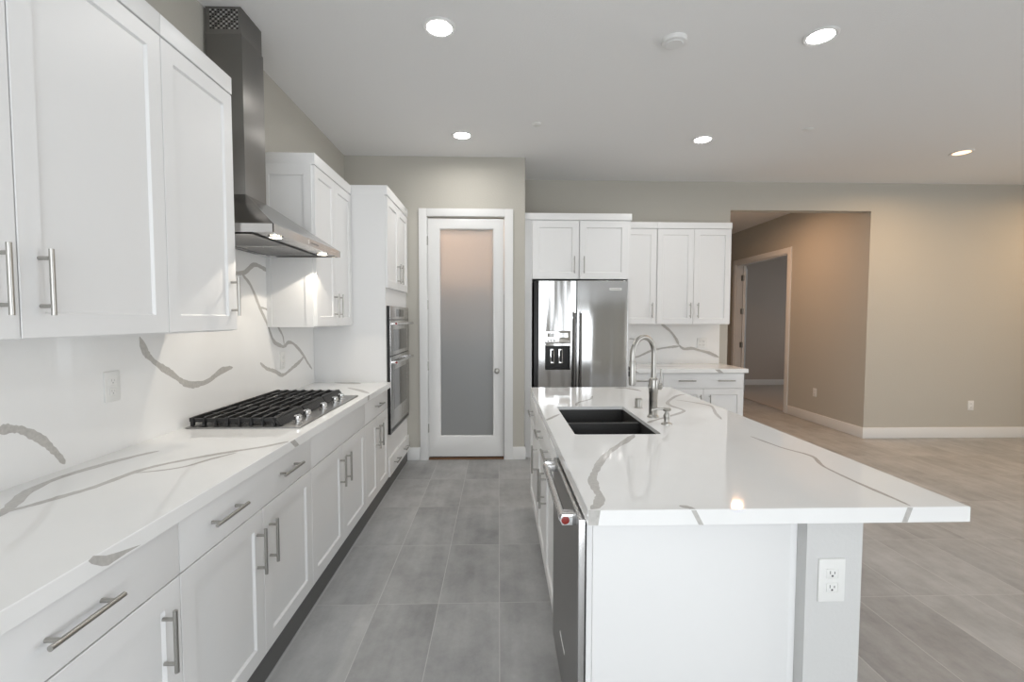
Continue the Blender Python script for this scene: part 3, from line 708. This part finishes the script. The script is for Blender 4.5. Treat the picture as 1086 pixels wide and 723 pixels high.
mb = MB(); FF.box(mb, dx[0]-.004, dx[1]+.004, 1.190, 1.318, n1-.001, n1+.004, M_chrome, .002)
for x in (.50, .53, .56): mb.lathe(FF.p(x, 1.215, n1+.004), [(.008, 0), (.008, .002), (0, .002)], M_dsteel, '-y')
FF.box(mb, .49, .70, 1.25, 1.295, n1+.0035, n1+.0048, M_fridge); mb.build('dispenser_control_panel', fd)
mb = MB(); FF.box(mb, .790, 1.305, fz0, fz1, .012, n1, M_fridge, .005); rd = mb.build('fridge_door', rf)
for x, dd in ((.757, fd), (.820, rd)):
    mb = MB(); h = n1+.055
    mb.tube([FF.p(x, .35, h), FF.p(x, 1.50, h)], .0125, M_handle, 16)
    for z in (.40, 1.45): FF.box(mb, x-.011, x+.011, z-.013, z+.013, n1-.001, h, M_steel, .003)
    for z in (.348, 1.498): mb.lathe(FF.p(x, z, h), [(.0135, 0), (.0135, .014), (.009, .016), (0, .016)], M_chrome, 'z')
    mb.build('handle', dd)
mb = MB(); FF.box(mb, 1.115, 1.238, 1.724, 1.750, n1-.0005, n1+.003, M_plate, .001); bd = mb.build('badge', rd)
def lettering(txt, size, M, parent, fn, ext=.0004):
    cu = bpy.data.curves.new('lettering', 'FONT'); cu.body = txt; cu.size = size; cu.extrude = ext; cu.align_x = 'CENTER'; cu.align_y = 'CENTER'
    tmp = bpy.data.objects.new('tmp', cu); COL.objects.link(tmp)
    dg = bpy.context.evaluated_depsgraph_get(); me = bpy.data.meshes.new_from_object(tmp.evaluated_get(dg))
    bpy.data.objects.remove(tmp); me.materials.clear(); me.materials.append(M)
    off = root_loc(parent)
    for v in me.vertices: v.co = Vector(fn(*v.co)) - off
    o = bpy.data.objects.new('lettering', me); COL.objects.link(o); o.parent = parent; return o
lettering('KitchenAid', .022, M_dsteel, bd, lambda x, y, z: FF.p(1.1765+x, 1.737+y, n1+.0032+z)) 

# ------------------------------------------------------------------ back wall cabinets right of the refrigerator
FB = Face('-y', 4.892); G = 'white base cabinets right of the refrigerator'
base_cab(FB, 'base_cabinet', 'narrow white base cabinet touching the refrigerator surround, one drawer', 1.354, 1.738, .592, G, [1.54], [(1.354, 1.738, 1.69)])
base_cab(FB, 'base_cabinet', 'white base cabinet at the hall end right of the refrigerator, two-pull drawer', 1.738, 2.605, .592, G, [1.985, 2.405], [(1.738, 2.172, 2.135), (2.172, 2.605, 2.235)])
counter('countertop', 1.353, 2.636, 4.845, 5.4725, [([[1.55, 5.2, CT], [1.75, 5.1, CT], [2.1, 5.15, CT]], .02), ([[2.35, 5.05, CT], [2.5, 4.95, CT]], .015)], PATCH_BACK_F, (0, -1, 0), 'short white quartz countertop right of the refrigerator')
mb = MB(); mb.box(1.353, 2.62, 5.473, 5.4845, CU, 1.378, M_quartz); add_veins(mb, VEIN_BACKSPLASH, (0, -1, 0))
tag(mb.build('backsplash'), 'veined quartz backsplash right of the refrigerator', 'backsplash')
FBU = Face('-y', 5.17); G = 'white wall cabinets right of the refrigerator'
upper_cab(FBU, 'wall_cabinet', 'single door white wall cabinet touching the refrigerator surround', 1.36, 1.748, .314, Z0-.002, 2.432, 2.5, G, [(1.36, 1.742, 1.697)], 1.533, L=.17)
upper_cab(FBU, 'wall_cabinet', 'two door white wall cabinet beside the hall opening', 1.748, 2.58, .314, Z0-.002, 2.432, 2.5, G, [(1.752, 2.160, 2.122), (2.160, 2.576, 2.208)], 1.533, L=.17)

# ------------------------------------------------------------------ island
IX0, IX1, IY0, IY1 = .2456, 1.3217, 1.2502, 3.554
sinkhole = (.347, .744, 2.09, 2.765)
counter('countertop', IX0, IX1, IY0, IY1, [(p_, w_*1.15) for p_, w_ in VEIN_ISLAND], PATCH_ISLAND_F, (0, -1, 0), 'large white grey-veined quartz island countertop with overhang on the right', hole=sinkhole)
FI = Face('-x', .264); isl = thing('kitchen_island', 'white kitchen island base below the quartz top', 'kitchen island', (.65, 2.4, 0))
iy0, iy1 = 1.321, 3.52
mb = MB()
mb.box(.264, .282, 1.93, iy1, .11, CU-.001, M_cab); mb.box(.84, .857, iy0+.02, iy1, 0, CU-.001, M_cab)
mb.box(.264, .84, iy1-.02, iy1, 0, CU-.001, M_cab); mb.box(.33, .84, 1.93, iy1-.02, .0, .13, M_cab)
mb.box(.264, .84, 1.927, 1.943, .11, CU-.001, M_cab)
mb.build('body', isl)
mb = MB(); mb.box(.274, .857, iy0, iy0+.018, 0, CU-.001, M_cab, .001); mb.box(.2575, .274, iy0+.008, iy0+.018, 0, CU-.001, M_cab)
mb.build('end_panel', isl)
mb = MB(); mb.box(.857, .881, iy0+.006, iy0+.03, 0, CU-.001, M_cab, .001); mb.build('filler_strip', isl)
d_ = slab(FI, 'drawer', 1.94, 2.86, .703, .866, isl)
for u in (2.20, 2.605): pull(FI, u, .787, False, d_, L=.19)
for a, b_, hu in ((1.94, 2.40, 2.355), (2.40, 2.86, 2.447)):
    q = shaker(FI, 'door', a, b_, .113, .70, isl); pull(FI, hu, .553, True, q)
d_ = slab(FI, 'drawer', 2.86, iy1, .703, .866, isl); pull(FI, 3.19, .787, False, d_, L=.19)
q = shaker(FI, 'door', 2.86, iy1, .113, .70, isl); pull(FI, 2.905, .553, True, q)
kw = MB().box(.8815, 1.044, 1.285, 3.50, 0, CU-.001, M_knee).build('knee_wall', isl)
kw['label'] = 'grey painted knee wall'

dw = thing('dishwasher', 'dark stainless dishwasher in the near left side of the island', 'dishwasher', (.27, 1.63, 0))
wy0, wy1 = 1.318, 1.922
mb = MB(); mb.box(.262, .83, wy0+.026, wy1-.002, .10, CU-.004, M_black); mb.build('tub', dw)
mb = MB(); mb.box(.33, .8, wy0+.03, wy1-.01, 0, .10, M_black); mb.build('toe_kick', dw)
mb = MB(); mb.box(.2305, .2315, wy0+.001, wy1-.001, .112, CU-.014, M_dsteel); mb.box(.2316, .251, wy0, wy1, .11, CU-.012, M_steel, .001); dd = mb.build('dishwasher_door', dw)
dd['label'] = 'dark brushed steel door'
mb = MB(); hz_, hx_ = .842, .192
mb.tube([(hx_, wy0+.055, hz_), (hx_, wy1-.055, hz_)], .0125, M_steel, 16)
for y in (wy0+.075, wy1-.075): mb.box(hx_, .2305, y-.014, y+.014, hz_-.012, hz_+.012, M_steel, .002)
mb.box(hx_-.004, .2306, wy0+.038, wy0+.056, hz_-.0165, hz_+.0165, M_chrome, .001); mb.box(hx_-.004, .2306, wy1-.056, wy1-.038, hz_-.0165, hz_+.0165, M_chrome, .001)
hh = mb.build('handle', dd)
mb = MB(); mb.lathe((hx_+.006, wy0+.038, hz_), [(.0155, -.001), (.0155, .002), (.0125, .0025)], M_chrome, '-y'); mb.lathe((hx_+.006, wy0+.0376, hz_), [(.012, 0), (.012, .0028), (.009, .0036), (0, .0036)], M_red, '-y')
o = mb.build('medallion', dd); o['label'] = 'round red medallion'
mb = MB(); mb.box(.2290, .2306, 1.575, 1.69, .266, .274, M_plate); mb.build('badge', dd)

# ------------------------------------------------------------------ sink and its fittings
sk = thing('double_bowl_sink', 'charcoal undermount double bowl sink in the island top', 'sink', (.5455, 2.43, .64))
a0, a1, b0, b1 = .335, .756, 2.078, 2.777; t = .014; zt = CT-.0185; zb = .66
mb = MB()
mb.box(a0, a0+t, b0, b1, zb, zt, M_granite, .002); mb.box(a1-t, a1, b0, b1, zb, zt, M_granite, .002)
mb.box(a0+t, a1-t, b0, b0+t, zb, zt, M_granite, .002); mb.box(a0+t, a1-t, b1-t, b1, zb, zt, M_granite, .002)
mb.box(a0+t, a1-t, b0+t, b1-t, zb-.012, zb+.002, M_granite)
mb.build('bowls', sk)
mb = MB(); mb.box(a0+t, a1-t, 2.418, 2.442, zb, zt-.004, M_granite, .006); o = mb.build('divider', sk)
for y in (2.25, 2.60): MB().lathe((.55, y, zb+.002), [(.045, 0), (.045, .003), (.036, .004), (.03, -.001+.003), (0, .002)], M_nickel).build('drain', sk)

fa = thing('faucet', 'brushed nickel gooseneck faucet behind the island sink', 'faucet', (.826, 2.46, CT))
fx, fy = .826, 2.46
mb = MB(); mb.lathe((fx, fy, CT), [(.031, 0), (.031, .004), (.026, .010), (.0225, .014), (.0225, .125), (.0245, .128), (.0245, .20), (.0225, .204), (.018, .208), (.0145, .212)], M_nickel, 'z', 32); mb.build('faucet_body', fa)
th = math.radians(215); dv = Vector((math.cos(th), math.sin(th), 0)); Rg = .088; ztop = 1.255
P0 = Vector((fx, fy, 0)); pts = [P0+Vector((0, 0, CT+.205)), P0+Vector((0, 0, ztop))]
for k in range(1, 15): a = math.pi*k/14; pts.append(P0+dv*(Rg-Rg*math.cos(a))+Vector((0, 0, ztop+Rg*math.sin(a))))
pe = pts[-1]; pts.append(pe+Vector((0, 0, -.03)))
mb = MB(); mb.tube(pts, .0135, M_nickel, 18); mb.build('gooseneck', fa)
mb = MB(); q = pe+Vector((0, 0, -.03)); mb.lathe(q, [(.0145, 0), (.0165, .004), (.0175, .06), (.0185, .095), (.0165, .125), (.012, .128), (0, .126)], M_nickel, '-z', 24)
shd = mb.build('spray_head', fa)
mb = MB(); dn = -dv; side = q+dv*.0; bpx = q+Vector((-.0165, -.002, -.05))
mb.box(bpx.x-.003, bpx.x+.002, bpx.y-.007, bpx.y+.007, bpx.z-.030, bpx.z-.003, M_black, .001); mb.box(bpx.x-.003, bpx.x+.002, bpx.y-.007, bpx.y+.007, bpx.z+.001, bpx.z+.02, M_black, .001)
mb.build('spray_button', shd)
mb = MB(); mb.lathe((fx+.02, fy, CT+.165), [(.019, 0), (.019, .02), (.016, .024), (0, .024)], M_nickel, 'x'); mb.lathe((fx-.022, fy-.012, CT+.165), [(.012, 0), (.012, .008), (0, .009)], M_nickel, '-x')
mb.tube([(fx+.036, fy, CT+.160), (fx+.040, fy-.004, CT+.26)], [.006, .0045], M_nickel, 12); mb.build('lever', fa)
ag = MB().lathe((.826, 2.72, CT), [(.024, 0), (.024, .004), (.0205, .006), (.0205, .052), (.018, .056), (0, .057)], M_nickel, 'z', 30).build('air_gap')
tag(ag, 'short nickel air gap cap left of the faucet', 'air gap')
sd = thing('soap_dispenser', 'nickel soap dispenser pump right of the faucet', 'soap dispenser', (.836, 2.285, CT))
MB().lathe((.836, 2.285, CT), [(.026, 0), (.025, .005), (.016, .010), (.012, .018), (.015, .036), (.016, .046), (.010, .056), (.007, .062), (.007, .068)], M_nickel, 'z', 30).build('base', sd)
mb = MB(); mb.lathe((.836, 2.285, CT+.066), [(.012, 0), (.019, .003), (.021, .010), (.016, .016), (0, .017)], M_nickel, 'z', 30)
mb.tube([(.836, 2.285, CT+.076), (.80, 2.29, CT+.078), (.765, 2.295, CT+.072), (.762, 2.295, CT+.064)], [.006, .0055, .005, .0045], M_nickel, 12); mb.build('pump_spout', sd)

# ------------------------------------------------------------------ outlets
def outlet(kind, pos, u, z, label, group=None, gang=1, wdt=.072, hgt=.118, slot=None):
    slot = slot or M_slot
    F = Face(kind, pos); W = wdt if gang == 1 else .118
    t = thing('wall_outlet', label, 'outlet', F.p(u, z-hgt/2, 0), 'duplex wall outlets')
    mb = MB(); F.box(mb, u-W/2, u+W/2, z-hgt/2, z+hgt/2, .0002, .006, M_plate, .0022); mb.build('cover_plate', t)
    for g_ in ((0,) if gang == 1 else (-.023, .023)):
        for dz in (-.0205, .0205):
            mb = MB(); F.box(mb, u+g_-.0165, u+g_+.0165, z+dz-.014, z+dz+.014, .005, .0078, M_plate, .003)
            F.box(mb, u+g_-.0075, u+g_-.0055, z+dz-.001, z+dz+.008, .0074, .0081, slot); F.box(mb, u+g_+.0055, u+g_+.0075, z+dz-.001, z+dz+.006, .0074, .0081, slot)
            F.box(mb, u+g_-.0025, u+g_+.0025, z+dz-.009, z+dz-.004, .0074, .0081, slot); mb.build('socket', t)
outlet('-y', 1.285, .954, .691, 'white duplex outlet on the grey end of the island', wdt=.077, hgt=.125)
outlet('+x', -1.508, 1.858, 1.172, 'white outlet on the left backsplash under the wall cabinets', slot=M_softslot)
outlet('+x', -1.508, 3.30, 1.145, 'white outlet on the backsplash beyond the cooktop, under the small wall cabinet', slot=M_softslot)
outlet('-y', 5.473, 2.41, 1.155, 'white double outlet on the backsplash right of the refrigerator', gang=2, slot=M_softslot)
outlet('-x', HX1, 6.36, .42, 'white outlet low on the hallway wall near the den doorway')
outlet('-y', BY, 5.735, .395, 'white outlet low on the beige wall at far right')
